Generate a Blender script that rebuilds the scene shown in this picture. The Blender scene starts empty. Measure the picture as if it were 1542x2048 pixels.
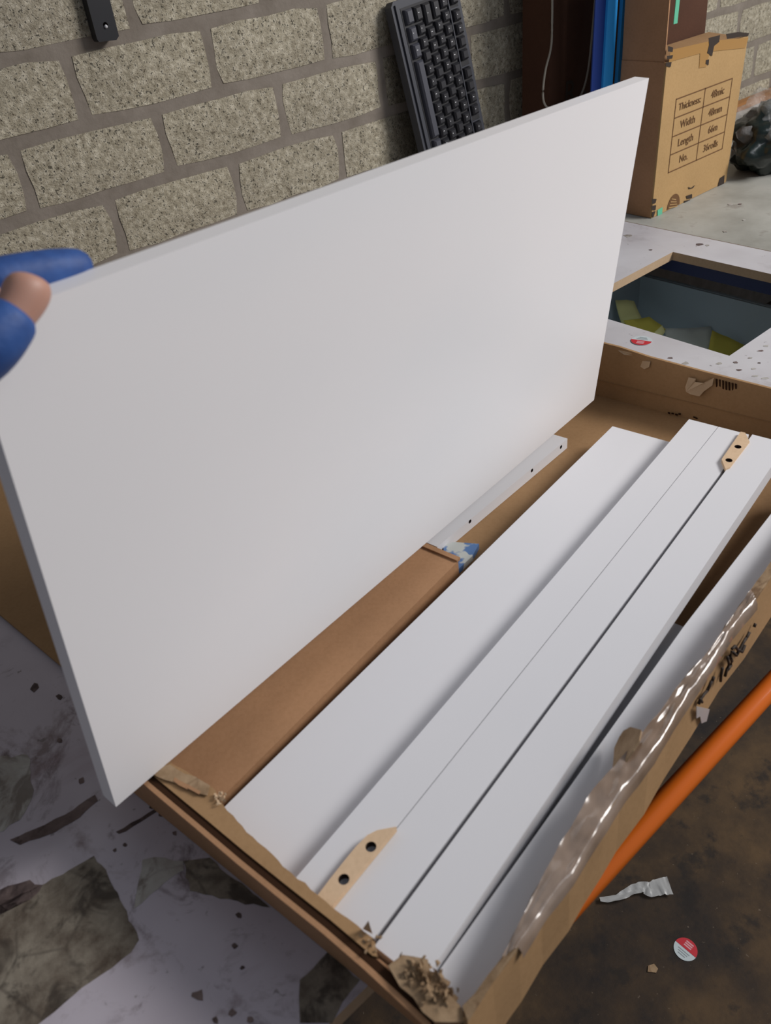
import bpy, bmesh, math, random
from mathutils import Vector, Matrix, noise
random.seed(7)
V = Vector
K = 0.65            # design units -> metres (everything is laid out in design units, see mk())
FLOOR_Z = -1.25
# ------------------------------------------------------------------ camera
C0 = V((-0.8285853, -2.1216657, 0.9648411))
FPX = 1601.17
MR = ((0.74797389, -0.65621426, -0.09958869), (-0.46119159, -0.40594092, -0.78899575), (0.47732313, 0.63607768, -0.60627371))  # rows: right, down, forward
sc = bpy.context.scene
cam = bpy.data.cameras.new('camera'); camo = bpy.data.objects.new('camera', cam); sc.collection.objects.link(camo)
r, d, f = V(MR[0]), V(MR[1]), V(MR[2])
m3 = Matrix((r, -d, -f)).transposed()
camo.matrix_world = Matrix.Translation(C0 * K) @ m3.to_4x4()
cam.sensor_fit = 'VERTICAL'; cam.sensor_height = 24.0; cam.lens = FPX / 2048 * 24.0; cam.clip_start = 0.02
cam.dof.use_dof = True; cam.dof.focus_distance = 1.25; cam.dof.aperture_fstop = 6.0
sc.camera = camo
# ------------------------------------------------------------------ world, lights, exposure
w = bpy.data.worlds.new('world'); sc.world = w; w.use_nodes = True
w.node_tree.nodes['Background'].inputs[0].default_value = (0.80, 0.87, 1.0, 1); w.node_tree.nodes['Background'].inputs[1].default_value = 0.20
def area(name, loc, target, sx, sy, power, col):
    l = bpy.data.lights.new(name, 'AREA'); l.shape = 'RECTANGLE'; l.size = sx; l.size_y = sy; l.energy = power; l.color = col
    o = bpy.data.objects.new(name, l); sc.collection.objects.link(o); o.location = loc
    o.rotation_euler = (V(target) - V(loc)).to_track_quat('-Z', 'Y').to_euler(); return o
area('lamp_and_fill', (2.15, -2.4, 1.85), (0.45, -0.8, 0.1), 1.2, 0.8, 88, (1.0, 0.965, 0.94))
area('lamp_and_fill', (0.9, -2.6, 2.2), (0.3, -0.6, 0.1), 1.2, 0.4, 6, (0.88, 0.93, 1.0))  # weak bluish fill, added to soften the shade; not an actual lamp
sc.view_settings.view_transform = 'Standard'; sc.view_settings.look = 'None'
sc.view_settings.gamma = 1.0; sc.view_settings.use_curve_mapping = False
sc.view_settings.exposure = -0.08

# ------------------------------------------------------------------ geometry helpers
def ray(u, v):
    return r * ((u - 771) / FPX) + d * ((v - 1024) / FPX) + f
def onp(u, v, p0, n):
    q = ray(u, v); return C0 + q * ((V(p0) - C0).dot(V(n)) / q.dot(V(n)))
def oz(u, v, z=0.0): return onp(u, v, (0, 0, z), (0, 0, 1))
def oy(u, v, y=0.0): return onp(u, v, (0, y, 0), (0, 1, 0))
TH = math.radians(10.5); BU = V((math.cos(TH), math.sin(TH), 0)); BV = V((-math.sin(TH), math.cos(TH), 0)); BO = V((-0.70, -1.5, 0))
def BX(a, b, z): return BO + BU * a + BV * b + V((0, 0, z))     # carton frame
def ab(P): q = P - BO; return (q.dot(BU), q.dot(BV))
def mk(name, verts, faces, mat, parent=None, smooth=False, loc=None):
    me = bpy.data.meshes.new(name); me.from_pydata([tuple(V(p) * K) for p in verts], [], faces); me.update()
    bm = bmesh.new(); bm.from_mesh(me); bmesh.ops.recalc_face_normals(bm, faces=bm.faces); bm.to_mesh(me); bm.free()
    return link(name, me, mat, parent, smooth, loc)
def link(name, me, mat, parent=None, smooth=False, loc=None):
    if mat and not me.materials: me.materials.append(mat)
    if smooth:
        for p in me.polygons: p.use_smooth = True
    o = bpy.data.objects.new(name, me); sc.collection.objects.link(o)
    if loc is not None: o.location = V(loc) * K
    if parent: o.parent = parent; o.matrix_parent_inverse = Matrix.Identity(4); o.location = (V(loc) * K if loc is not None else V((0, 0, 0))) - pivot(parent)
    return o
def pivot(p):
    s = V((0, 0, 0))
    while p: s = s + p.location; p = p.parent
    return s
def bmk(name, bm, mat, parent=None, smooth=False):
    bm.transform(Matrix.Scale(K, 4)); bmesh.ops.recalc_face_normals(bm, faces=bm.faces)
    me = bpy.data.meshes.new(name); bm.to_mesh(me); bm.free()
    return link(name, me, mat, parent, smooth)
def tag(o, label=None, cat=None, group=None, kind=None):
    if label: o['label'] = label
    if cat: o['category'] = cat
    if group: o['group'] = group
    if kind: o['kind'] = kind
    return o
def thing(name, base, label, cat, group=None):
    o = bpy.data.objects.new(name, None); sc.collection.objects.link(o); o.location = V(base) * K; o.empty_display_size = 0.05
    return tag(o, label, cat, group)
def prism(bm, pts, off):
    n = len(pts); a = [bm.verts.new(p) for p in pts]; b = [bm.verts.new(V(p) + V(off)) for p in pts]
    bm.faces.new(a); bm.faces.new(b[::-1])
    for i in range(n): bm.faces.new((a[i], a[(i + 1) % n], b[(i + 1) % n], b[i]))
def bevel(bm, wd, seg=2, ang=0.5):
    es = [e for e in bm.edges if len(e.link_faces) == 2 and e.calc_face_angle(0) > ang]
    bmesh.ops.bevel(bm, geom=es, offset=wd, segments=seg, affect='EDGES', profile=0.5, clamp_overlap=True)
def hexa(bm, o, u, v, w_):
    o, u, v, w_ = map(V, (o, u, v, w_)); prism(bm, [o, o + u, o + u + v, o + v], w_)
def box(name, o, u, v, w_, mat, parent=None, bev=0.0, seg=2):
    bm = bmesh.new(); hexa(bm, o, u, v, w_)
    if bev: bevel(bm, bev, seg)
    return bmk(name, bm, mat, parent)
def sheet(name, pts, off, mat, parent=None, bev=0):
    bm = bmesh.new(); prism(bm, pts, off)
    if bev: bevel(bm, bev, 1)
    return bmk(name, bm, mat, parent)
def ragged(pts, step, amp, seed=0, closed=False):
    rnd = random.Random(seed); out = []
    n = len(pts)
    for i in range(n if closed else n - 1):
        a, b = V(pts[i]), V(pts[(i + 1) % n]); L = (b - a).length; k = max(1, int(L / step))
        for j in range(k):
            p = a.lerp(b, j / k)
            if j: p = p + V((rnd.uniform(-amp, amp), rnd.uniform(-amp, amp), 0))
            out.append(p)
    if not closed: out.append(V(pts[-1]))
    return out
def tube(name, pts, rad, mat, parent=None, n=8, smooth=True, radii=None):
    pts = [V(p) for p in pts]; vs = []; fs = []
    up = V((0, 0, 1))
    for i, p in enumerate(pts):
        t = (pts[min(i + 1, len(pts) - 1)] - pts[max(i - 1, 0)]).normalized()
        s = t.cross(up); s = s.normalized() if s.length > 1e-3 else V((1, 0, 0)); q = s.cross(t)
        rr = radii[i] if radii else rad
        for k in range(n):
            a = 2 * math.pi * k / n; vs.append(p + (s * math.cos(a) + q * math.sin(a)) * rr)
    for i in range(len(pts) - 1):
        for k in range(n): fs.append((i * n + k, i * n + (k + 1) % n, (i + 1) * n + (k + 1) % n, (i + 1) * n + k))
    fs.append(tuple(range(n))); fs.append(tuple((len(pts) - 1) * n + k for k in range(n)))
    return mk(name, vs, fs, mat, parent, smooth)
def spline(pts, k=8):
    P = [V(p) for p in pts]; P = [P[0] * 2 - P[1]] + P + [P[-1] * 2 - P[-2]]; out = []
    for i in range(1, len(P) - 2):
        for j in range(k):
            t = j / k; a, b, c, e = P[i - 1:i + 3]
            out.append(0.5 * ((2 * b) + (c - a) * t + (2 * a - 5 * b + 4 * c - e) * t * t + (3 * b - a - 3 * c + e) * t ** 3))
    out.append(P[-2]); return out
def text(name, s, size, org, ux, uy, mat, parent=None, align='LEFT', ext=0.0004):
    cu = bpy.data.curves.new('t', 'FONT'); cu.body = s; cu.size = size; cu.align_x = align; cu.align_y = 'CENTER'; cu.extrude = ext; cu.resolution_u = 3
    o = bpy.data.objects.new('t', cu); sc.collection.objects.link(o)
    dg = bpy.context.evaluated_depsgraph_get(); me = bpy.data.meshes.new_from_object(o.evaluated_get(dg))
    bpy.data.objects.remove(o); bpy.data.curves.remove(cu); me.name = name; me.materials.clear()
    ux = V(ux); uy = V(uy); nz = ux.cross(uy).normalized()
    for v in me.vertices: v.co = (V(org) + ux * v.co.x + uy * v.co.y + nz * v.co.z) * K
    return link(name, me, mat, parent)

# ------------------------------------------------------------------ materials
def mat(name, base, rough=0.6, metal=0.0, spec=0.5, coat=0.0, coatr=0.1, alpha=1.0, trans=0.0):
    m = bpy.data.materials.new(name); m.use_nodes = True; b = m.node_tree.nodes['Principled BSDF']
    b.inputs['Base Color'].default_value = (*base, 1); b.inputs['Roughness'].default_value = rough; b.inputs['Metallic'].default_value = metal
    b.inputs['Specular IOR Level'].default_value = spec; b.inputs['Coat Weight'].default_value = coat; b.inputs['Coat Roughness'].default_value = coatr
    b.inputs['Alpha'].default_value = alpha; b.inputs['Transmission Weight'].default_value = trans
    return m
class NT:
    def __init__(s, m): s.m = m; s.t = m.node_tree; s.b = s.t.nodes['Principled BSDF']; s.g = s.t.nodes.new('ShaderNodeNewGeometry'); s.pos = s.g.outputs['Position']
    def node(s, ty, **k):
        n = s.t.nodes.new(ty)
        for a, b in k.items(): setattr(n, a, b)
        return n
    def l(s, a, b): s.t.links.new(a, b)
    def scaled(s, sx, sy, sz, rot=0.0):
        n = s.node('ShaderNodeMapping'); n.inputs['Scale'].default_value = (sx, sy, sz); n.inputs['Rotation'].default_value = (0, 0, rot); s.l(s.pos, n.inputs['Vector']); return n.outputs[0]
    def noise(s, scale, detail=4, rough=0.6, vec=None, dist=0.0):
        n = s.node('ShaderNodeTexNoise'); n.inputs['Scale'].default_value = scale; n.inputs['Detail'].default_value = detail; n.inputs['Roughness'].default_value = rough; n.inputs['Distortion'].default_value = dist
        s.l(vec or s.pos, n.inputs['Vector']); return n.outputs['Fac']
    def voro(s, scale, vec=None, feat='F1'):
        n = s.node('ShaderNodeTexVoronoi'); n.feature = feat; n.inputs['Scale'].default_value = scale; s.l(vec or s.pos, n.inputs['Vector']); return n.outputs[0]
    def ramp(s, fac, stops):
        n = s.node('ShaderNodeValToRGB'); cr = n.color_ramp
        while len(cr.elements) < len(stops): cr.elements.new(0.5)
        for e, (p, c) in zip(cr.elements, stops): e.position = p; e.color = (*c, 1) if len(c) == 3 else c
        s.l(fac, n.inputs[0]); return n.outputs[0]
    def val(s, fac, a, b, lo=0.0, hi=1.0):
        n = s.node('ShaderNodeMapRange'); n.inputs[1].default_value = a; n.inputs[2].default_value = b; n.inputs[3].default_value = lo; n.inputs[4].default_value = hi; s.l(fac, n.inputs[0]); return n.outputs[0]
    def mix(s, fac, a, b, mode='MIX'):
        n = s.node('ShaderNodeMix', data_type='RGBA', blend_type=mode)
        for i, x in ((0, fac), (6, a), (7, b)):
            if isinstance(x, (int, float)): n.inputs[i].default_value = x
            elif isinstance(x, tuple): n.inputs[i].default_value = (*x, 1)
            else: s.l(x, n.inputs[i])
        return n.outputs[2]
    def math(s, op, a, b=0.0):
        n = s.node('ShaderNodeMath', operation=op)
        for i, x in enumerate((a, b)):
            if isinstance(x, (int, float)): n.inputs[i].default_value = x
            else: s.l(x, n.inputs[i])
        return n.outputs[0]
    def col(s, c): s.l(c, s.b.inputs['Base Color'])
    def rough(s, c): s.l(c, s.b.inputs['Roughness'])
    def bump(s, h, st=0.3, dist=0.002):
        n = s.node('ShaderNodeBump'); n.inputs['Strength'].default_value = st; n.inputs['Distance'].default_value = dist; s.l(h, n.inputs['Height']); s.l(n.outputs[0], s.b.inputs['Normal'])
W1 = (1, 1, 1); B0 = (0, 0, 0)
def block_mat():
    m = mat('concrete_block', (0.4, 0.37, 0.3), 0.9, spec=0.2); n = NT(m)
    base = n.ramp(n.noise(115, 3, 0.8), [(0.27, (0.07, 0.055, 0.04)), (0.35, (0.28, 0.25, 0.185)), (0.50, (0.42, 0.385, 0.295)), (0.70, (0.68, 0.64, 0.52))])
    pits = n.val(n.noise(230, 2, 0.6), 0.60, 0.68); base = n.mix(n.math('MULTIPLY', pits, 0.8), base, (0.04, 0.035, 0.025))
    tone = n.ramp(n.noise(2.6, 3), [(0.3, (0.82, 0.80, 0.80)), (0.7, (1.05, 1.03, 1.0))]); base = n.mix(1.0, base, tone, 'MULTIPLY')
    # old damp/soot staining: vertical smears behind the right half of the wall
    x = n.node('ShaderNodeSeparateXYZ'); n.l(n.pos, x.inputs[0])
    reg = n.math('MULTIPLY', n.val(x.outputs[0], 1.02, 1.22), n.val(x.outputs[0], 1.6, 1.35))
    reg2 = n.math('MULTIPLY', n.val(x.outputs[0], 0.60, 0.66), n.val(x.outputs[0], 0.84, 0.76))  # separate even dark band, low on the wall around the keyboard's left edge
    
    sm = n.val(n.noise(5, 4, 0.7, n.scaled(2.4, 1, 0.7)), 0.40, 0.60, 0.0, 0.85)
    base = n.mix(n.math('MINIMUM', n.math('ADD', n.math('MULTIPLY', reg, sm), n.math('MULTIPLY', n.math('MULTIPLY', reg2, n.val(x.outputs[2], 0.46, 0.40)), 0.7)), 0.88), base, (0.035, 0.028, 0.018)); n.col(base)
    h = n.math('ADD', n.noise(150, 3, 0.75), n.math('MULTIPLY', pits, -0.6)); n.bump(h, 0.9, 0.004); return m
def mortar_mat():
    m = mat('mortar', (0.2, 0.18, 0.16), 0.9, spec=0.2); n = NT(m)
    n.col(n.ramp(n.noise(14, 5), [(0.3, (0.175, 0.148, 0.120)), (0.7, (0.27, 0.235, 0.20))])); n.bump(n.noise(90, 4), 0.4, 0.003); return m
def card_mat(name, c, rot=TH, cor=True, dark=0.8):
    m = mat(name, c, 0.75, spec=0.25); n = NT(m)
    k = tuple(x * dark for x in c)
    base = n.ramp(n.noise(7, 4, 0.6), [(0.3, k), (0.7, c)])
    fl = n.ramp(n.noise(220, 2), [(0.3, (0.93, 0.92, 0.9)), (0.6, W1)]); base = n.mix(1.0, base, fl, 'MULTIPLY'); n.col(base)
    n.bump(n.noise(260, 2), 0.15, 0.001); return m
def bench_mat():
    m = mat('stained_white_laminate', (0.62, 0.61, 0.62), 0.45, spec=0.4); n = NT(m)
    base = n.ramp(n.noise(3.2, 4, 0.6), [(0.3, (0.46, 0.44, 0.46)), (0.7, (0.62, 0.615, 0.64))])
    x = n.node('ShaderNodeSeparateXYZ'); n.l(n.pos, x.inputs[0])
    left = n.val(x.outputs[0], 0.0, -0.45)
    # smeared brown-purple glue stains, heavier on the left part of the bench
    st = n.val(n.noise(9, 6, 0.68, dist=0.4), 0.56, 0.66); st = n.math('MULTIPLY', st, n.val(left, 0, 1, 0.25, 0.8))
    base = n.mix(st, base, (0.19, 0.15, 0.14))
    bl = n.val(n.noise(3.5, 5, 0.7, dist=0.6), 0.52, 0.62); bl = n.math('MULTIPLY', bl, n.math('MULTIPLY', left, 0.45)); base = n.mix(bl, base, (0.30, 0.235, 0.25))
    sm = n.val(n.noise(22, 7, 0.72, dist=0.8), 0.555, 0.66); sm = n.math('MULTIPLY', sm, n.math('MULTIPLY', n.val(n.noise(4.5, 3), 0.42, 0.6), n.val(left, 0, 1, 0.1, 0.85))); base = n.mix(sm, base, (0.12, 0.09, 0.085))
    tint = n.mix(n.math('MULTIPLY', left, 1.0), (1.0, 1.0, 1.0), (0.93, 0.87, 0.93)); base = n.mix(1.0, base, tint, 'MULTIPLY')
    sp = n.val(n.noise(55, 3, 0.6), 0.68, 0.72); base = n.mix(n.math('MULTIPLY', sp, 0.6), base, (0.12, 0.10, 0.09)); n.col(base)
    n.rough(n.val(n.noise(8, 4), 0.3, 0.7, 0.35, 0.65)); n.bump(n.noise(40, 3), 0.08, 0.001); return m
def bench2_mat():
    m = mat('greenish_worn_laminate', (0.4, 0.4, 0.37), 0.5); n = NT(m)
    base = n.ramp(n.noise(4, 5, 0.65, n.scaled(1, 1, 1)), [(0.3, (0.27, 0.265, 0.235)), (0.55, (0.40, 0.40, 0.365)), (0.75, (0.47, 0.46, 0.43))])
    st = n.val(n.noise(16, 5, 0.6), 0.62, 0.70); base = n.mix(n.math('MULTIPLY', st, 0.5), base, (0.17, 0.14, 0.12)); n.col(base); return m
def patch_mat(name, lo, hi, dk):
    m = mat(name, hi, 0.85, spec=0.2); n = NT(m)
    base = n.ramp(n.noise(26, 6, 0.65), [(0.36, lo), (0.62, hi)])
    s = n.val(n.noise(24, 4, 0.65, dist=0.7), 0.53, 0.62, 0, 0.75); base = n.mix(s, base, dk)
    v = n.val(n.voro(16, None, 'DISTANCE_TO_EDGE'), 0.03, 0.005, 0, 0.5); base = n.mix(n.math('MULTIPLY', v, n.val(n.noise(9, 2), 0.45, 0.6)), base, dk); n.col(base); n.bump(n.noise(60, 5), 0.5, 0.002); return m
def floor_mat():
    m = mat('dirty_concrete_floor', (0.06, 0.045, 0.035), 0.75, spec=0.25); n = NT(m)
    base = n.ramp(n.noise(5, 6, 0.65), [(0.34, (0.022, 0.018, 0.017)), (0.50, (0.055, 0.036, 0.022)), (0.68, (0.115, 0.070, 0.034))])
    s = n.val(n.noise(17, 5, 0.6), 0.56, 0.66, 0, 0.8); base = n.mix(s, base, (0.022, 0.018, 0.016))
    g = n.val(n.noise(120, 2), 0.72, 0.76, 0, 0.35); base = n.mix(g, base, (0.25, 0.2, 0.15)); n.col(base); n.bump(n.noise(50, 4), 0.25, 0.003); return m
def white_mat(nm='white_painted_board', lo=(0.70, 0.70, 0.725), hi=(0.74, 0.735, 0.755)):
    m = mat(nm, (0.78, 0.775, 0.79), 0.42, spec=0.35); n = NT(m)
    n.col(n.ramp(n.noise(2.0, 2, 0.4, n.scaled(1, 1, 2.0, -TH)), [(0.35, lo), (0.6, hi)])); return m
def tape_mat():
    m = mat('clear_packing_tape', (0.36, 0.275, 0.215), 0.2, spec=0.7, coat=0.5, coatr=0.08); n = NT(m)
    n.col(n.ramp(n.noise(12, 3), [(0.35, (0.23, 0.155, 0.105)), (0.65, (0.31, 0.235, 0.185))])); n.bump(n.noise(20, 1.6, 0.5, n.scaled(1.3, 1.3, 1)), 0.9, 0.012); return m
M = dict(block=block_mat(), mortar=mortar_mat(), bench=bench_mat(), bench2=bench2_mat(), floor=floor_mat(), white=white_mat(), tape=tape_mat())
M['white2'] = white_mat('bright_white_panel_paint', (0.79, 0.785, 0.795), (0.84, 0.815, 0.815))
M['card'] = card_mat('brown_cardboard', (0.42, 0.255, 0.125)); M['card_in'] = card_mat('cardboard_inner_face', (0.36, 0.215, 0.105))
M['card_red'] = card_mat('red_brown_cardboard', (0.46, 0.255, 0.135)); M['card_tan'] = card_mat('tan_cardboard', (0.47, 0.30, 0.135), dark=0.88); M['card_dark'] = card_mat('dark_red_brown_cardboard', (0.085, 0.036, 0.020))
M['card_torn'] = patch_mat('torn_cardboard_fibre', (0.24, 0.155, 0.085), (0.40, 0.28, 0.17), (0.17, 0.10, 0.055)); M['card_pale'] = mat('peeled_cardboard_liner', (0.56, 0.40, 0.25), 0.8)
M['slot'] = mat('dark_gap_and_ink', (0.045, 0.022, 0.012), 0.95, spec=0.05)
M['bare'] = patch_mat('bare_worn_board', (0.11, 0.085, 0.065), (0.28, 0.245, 0.195), (0.05, 0.04, 0.033)); M['bare2'] = patch_mat('thin_worn_board', (0.33, 0.30, 0.27), (0.46, 0.45, 0.42), (0.17, 0.14, 0.12)); M['glue'] = patch_mat('dark_glue_stain', (0.09, 0.065, 0.06), (0.20, 0.15, 0.14), (0.05, 0.035, 0.035))
M['chip'] = card_mat('raw_chipboard_edge', (0.58, 0.42, 0.27)); M['beech'] = card_mat('pale_plywood', (0.72, 0.52, 0.34), dark=0.92)
M['orange'] = mat('orange_painted_steel', (0.86, 0.18, 0.014), 0.35, spec=0.5, coat=0.3); M['blue'] = mat('blue_painted_steel', (0.008, 0.035, 0.20), 0.5); M['blue_lt'] = mat('light_blue_painted_steel', (0.035, 0.38, 0.92), 0.4); M['navy'] = mat('navy_painted_steel', (0.006, 0.012, 0.07), 0.5)
M['black'] = mat('black_plastic', (0.012, 0.012, 0.015), 0.4); M['hole'] = mat('dark_hole', (0.03, 0.014, 0.008), 0.9)
M['kb'] = mat('slate_keyboard_plastic', (0.035, 0.038, 0.05), 0.5); M['kb_well'] = mat('keyboard_well', (0.010, 0.010, 0.013), 0.6); M['key'] = mat('black_key_plastic', (0.022, 0.022, 0.026), 0.38); M['key_lt'] = mat('grey_key_plastic', (0.060, 0.062, 0.078), 0.4); M['legend'] = mat('white_key_legend', (0.6, 0.6, 0.62), 0.6)
M['bin'] = mat('grey_plastic_bin', (0.42, 0.49, 0.52), 0.5); M['yel'] = mat('yellow_sanding_paper', (0.72, 0.62, 0.10), 0.8); M['yel_back'] = mat('pale_paper_back', (0.75, 0.77, 0.68), 0.8); M['yel_pale'] = mat('pale_yellow_paper', (0.82, 0.78, 0.34), 0.8)
M['ink'] = mat('brown_ink', (0.14, 0.065, 0.022), 0.8); M['marker'] = mat('black_marker', (0.03, 0.018, 0.012), 0.7)
M['red'] = mat('red_print', (0.55, 0.025, 0.04), 0.4); M['paper'] = mat('white_sticker_paper', (0.55, 0.62, 0.64), 0.4); M['greytx'] = mat('grey_print', (0.26, 0.30, 0.32), 0.5); M['pink'] = mat('pink_print', (0.70, 0.35, 0.38), 0.5)
M['green'] = mat('mint_green_tape', (0.12, 0.48, 0.30), 0.5); M['cable'] = mat('pale_cable', (0.32, 0.29, 0.24), 0.5)
M['bag'] = mat('black_green_bag', (0.003, 0.010, 0.008), 0.3, coat=0.25); M['film'] = mat('clear_plastic_film', (0.75, 0.75, 0.75), 0.12, spec=0.8, alpha=0.22)
nn = NT(M['bag']); nn.bump(nn.noise(18, 3), 0.5, 0.008); nn = NT(M['film']); nn.bump(nn.noise(45, 4), 0.8, 0.008)
M['filmw'] = mat('milky_plastic', (0.55, 0.56, 0.56), 0.3, alpha=0.75)
M['glove'] = mat('blue_rubber_glove', (0.022, 0.075, 0.27), 0.6); nn = NT(M['glove']); nn.col(nn.ramp(nn.noise(40, 3), [(0.35, (0.018, 0.06, 0.22)), (0.65, (0.03, 0.10, 0.33))])); nn.bump(nn.noise(180, 3), 0.4, 0.001)
M['skin'] = mat('skin', (0.50, 0.27, 0.20), 0.5); M['skin'].node_tree.nodes['Principled BSDF'].inputs['Subsurface Weight'].default_value = 0.15; M['skin'].node_tree.nodes['Principled BSDF'].inputs['Subsurface Radius'].default_value = (0.01, 0.004, 0.002)
M['nail'] = mat('fingernail', (0.58, 0.38, 0.31), 0.35); M['sleeve'] = mat('dark_sleeve', (0.03, 0.035, 0.05), 0.9)
M['bluewhite'] = mat('blue_and_white_printed_bag', (0.6, 0.65, 0.7), 0.4); nn = NT(M['bluewhite']); nn.col(nn.ramp(nn.noise(55, 2, 0.5), [(0.47, (0.55, 0.58, 0.56)), (0.53, (0.10, 0.20, 0.42))]))
M['strip'] = mat('orange_brown_wood_strip', (0.34, 0.15, 0.045), 0.6)

# ------------------------------------------------------------------ setting: floor and block wall
bm = bmesh.new(); hexa(bm, (-5, -6, FLOOR_Z - 0.1), (13, 0, 0), (0, 6.2, 0), (0, 0, 0.1)); fl = bmk('floor', bm, M['floor']); tag(fl, kind='structure')
bm = bmesh.new(); hexa(bm, (-5, 0, FLOOR_Z), (13, 0, 0), (0, 0.2, 0), (0, 0, 4.2)); wall = bmk('wall_back', bm, M['mortar']); tag(wall, kind='structure')
PX, PZ, ZM = 0.3825, 0.16558, 0.6758
bw, bh = PX - 0.026, PZ - 0.027
blk = []
for k in range(7):
    rnd = random.Random(k); vs = []; nx, nz = 4, 3
    for j in range(nz + 1):
        for i in range(nx + 1):
            e = (i in (0, nx)) or (j in (0, nz)); c = (i in (0, nx)) and (j in (0, nz))
            x = (i / nx - 0.5) * bw + (rnd.uniform(-0.005, 0.005)); z = (j / nz - 0.5) * bh + rnd.uniform(-0.003, 0.003)
            if c: x *= 0.975; z *= 0.93
            vs.append((x, -0.0005 - (0.0 if e else 0.0045) - rnd.uniform(0, 0.002), z))
    n0 = len(vs); ring = [i for i in range(nx + 1)] + [(j * (nx + 1) + nx) for j in range(1, nz + 1)] + [nz * (nx + 1) + i for i in range(nx - 1, -1, -1)] + [j * (nx + 1) for j in range(nz - 1, 0, -1)]
    for i in ring: vs.append((vs[i][0] * 1.01, 0.01, vs[i][2] * 1.01))
    fs = [(j * (nx + 1) + i, j * (nx + 1) + i + 1, (j + 1) * (nx + 1) + i + 1, (j + 1) * (nx + 1) + i) for j in range(nz) for i in range(nx)]
    L = len(ring); fs += [(ring[q], ring[(q + 1) % L], n0 + (q + 1) % L, n0 + q) for q in range(L)]
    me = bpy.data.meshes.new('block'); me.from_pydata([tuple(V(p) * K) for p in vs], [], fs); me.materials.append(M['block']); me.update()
    b2 = bmesh.new(); b2.from_mesh(me); bmesh.ops.recalc_face_normals(b2, faces=b2.faces); b2.to_mesh(me); b2.free(); blk.append(me)
rnd = random.Random(3)
for row in range(-7, 5):
    z = ZM + row * PZ; off = 0.5 * PX if row % 2 == 0 else 0.0
    for c in range(-4, 13):
        x = off + c * PX
        if z < 0 and x < 0.8: continue
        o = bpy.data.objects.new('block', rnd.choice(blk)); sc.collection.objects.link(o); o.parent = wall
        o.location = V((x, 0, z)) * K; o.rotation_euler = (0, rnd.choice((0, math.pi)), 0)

# ------------------------------------------------------------------ workbench
bench = thing('workbench', (0.4, -0.9, FLOOR_Z), 'long workbench against the block wall with stained white worktop and orange front bar', 'workbench')
X0, X1, Y0, Y1 = 0.903, 1.412, -1.277, -0.79; YF = -1.752; ZT = -0.026; XS = 1.567
def slab(name, xs, ys, holes, m, z0, z1):
    bm = bmesh.new(); g = {}
    def vt(i, j, z): 
        k = (i, j, z)
        if k not in g: g[k] = bm.verts.new((xs[i], ys[j], z))
        return g[k]
    nx, ny = len(xs) - 1, len(ys) - 1; solid = lambda i, j: 0 <= i < nx and 0 <= j < ny and (i, j) not in holes
    for i in range(nx):
        for j in range(ny):
            if not solid(i, j): continue
            for z in (z0, z1): bm.faces.new((vt(i, j, z), vt(i + 1, j, z), vt(i + 1, j + 1, z), vt(i, j + 1, z)))
            for (di, dj, a, b) in ((-1, 0, (0, 0), (0, 1)), (1, 0, (1, 0), (1, 1)), (0, -1, (0, 0), (1, 0)), (0, 1, (0, 1), (1, 1))):
                if not solid(i + di, j + dj):
                    fc = bm.faces.new((vt(i + a[0], j + a[1], z0), vt(i + b[0], j + b[1], z0), vt(i + b[0], j + b[1], z1), vt(i + a[0], j + a[1], z1))); fc.material_index = 1
    o = bmk(name, bm, m, bench); o.data.materials.append(M['chip']); return o
s1 = slab('worktop', [-2.2, X0, X1, XS], [YF, Y0, Y1, -0.02], {(1, 1)}, M['bench'], ZT, 0.0)
s2 = slab('worktop', [XS + 0.006, 4.6], [YF, -0.02], set(), M['bench2'], ZT, -0.001); s2['label'] = 'greenish grey worn worktop beyond the seam'
tube('front_bar', [(-2.2, -1.83, -0.075), (4.6, -1.83, -0.075)], 0.0165, M['orange'], bench, 20)
for x in (-1.9, 1.9, 4.4):
    box('bracket', (x, -1.82, -0.085), (0.03, 0, 0), (0, 0.10, 0), (0, 0, 0.02), M['orange'], bench)
    for y in (-1.72, -0.2): box('leg', (x, y, FLOOR_Z), (0.05, 0, 0), (0, 0.05, 0), (0, 0, ZT - FLOOR_Z), M['navy'], bench)
for x in (X1 + 0.004, -1.2): box('crossbeam', (x, -1.72, ZT - 0.037), (0.05, 0, 0), (0, 1.63, 0), (0, 0, 0.036), M['navy'], bench)
box('rear_beam', (-2.1, -0.075, ZT - 0.07), (6.6, 0, 0), (0, 0.04, 0), (0, 0, 0.07), M['navy'], bench)
# worn patches of the laminate, thin pieces with their own outline
def patch(name, px, m, z=0.0006, amp=0.006, seed=0):
    pts = ragged([oz(u, v, 0) for u, v in px], 0.010, max(amp * 0.5, 0.0018), seed, True); bm = bmesh.new(); prism(bm, [p + V((0, 0, -0.001)) for p in pts], (0, 0, z + 0.001)); return bmk(name, bm, m, bench)
patch('worn_patch', [(-60, 1830), (90, 1768), (188, 1712), (212, 1740), (240, 1800), (278, 1880), (262, 1905), (225, 1935), (180, 1965), (130, 2005), (75, 2050), (-80, 2110)], M['bare'], seed=1, amp=0.002)
patch('worn_patch', [(285, 1720), (330, 1716), (366, 1722), (368, 1740), (330, 1765), (268, 1818), (278, 1760)], M['bare2'], seed=2, amp=0.002)
patch('worn_patch', [(366, 1722), (420, 1716), (470, 1760), (540, 1815), (440, 1798), (380, 1782)], M['bare'], seed=3, amp=0.004)
patch('worn_patch', [(600, 1960), (655, 1905), (720, 1960), (700, 1985), (664, 2046), (600, 2046), (598, 1995)], M['bare'], seed=4, amp=0.002)
patch('worn_patch', [(-30, 1520), (55, 1510), (68, 1580), (40, 1640), (-40, 1690)], M['bare2'], seed=5)
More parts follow.
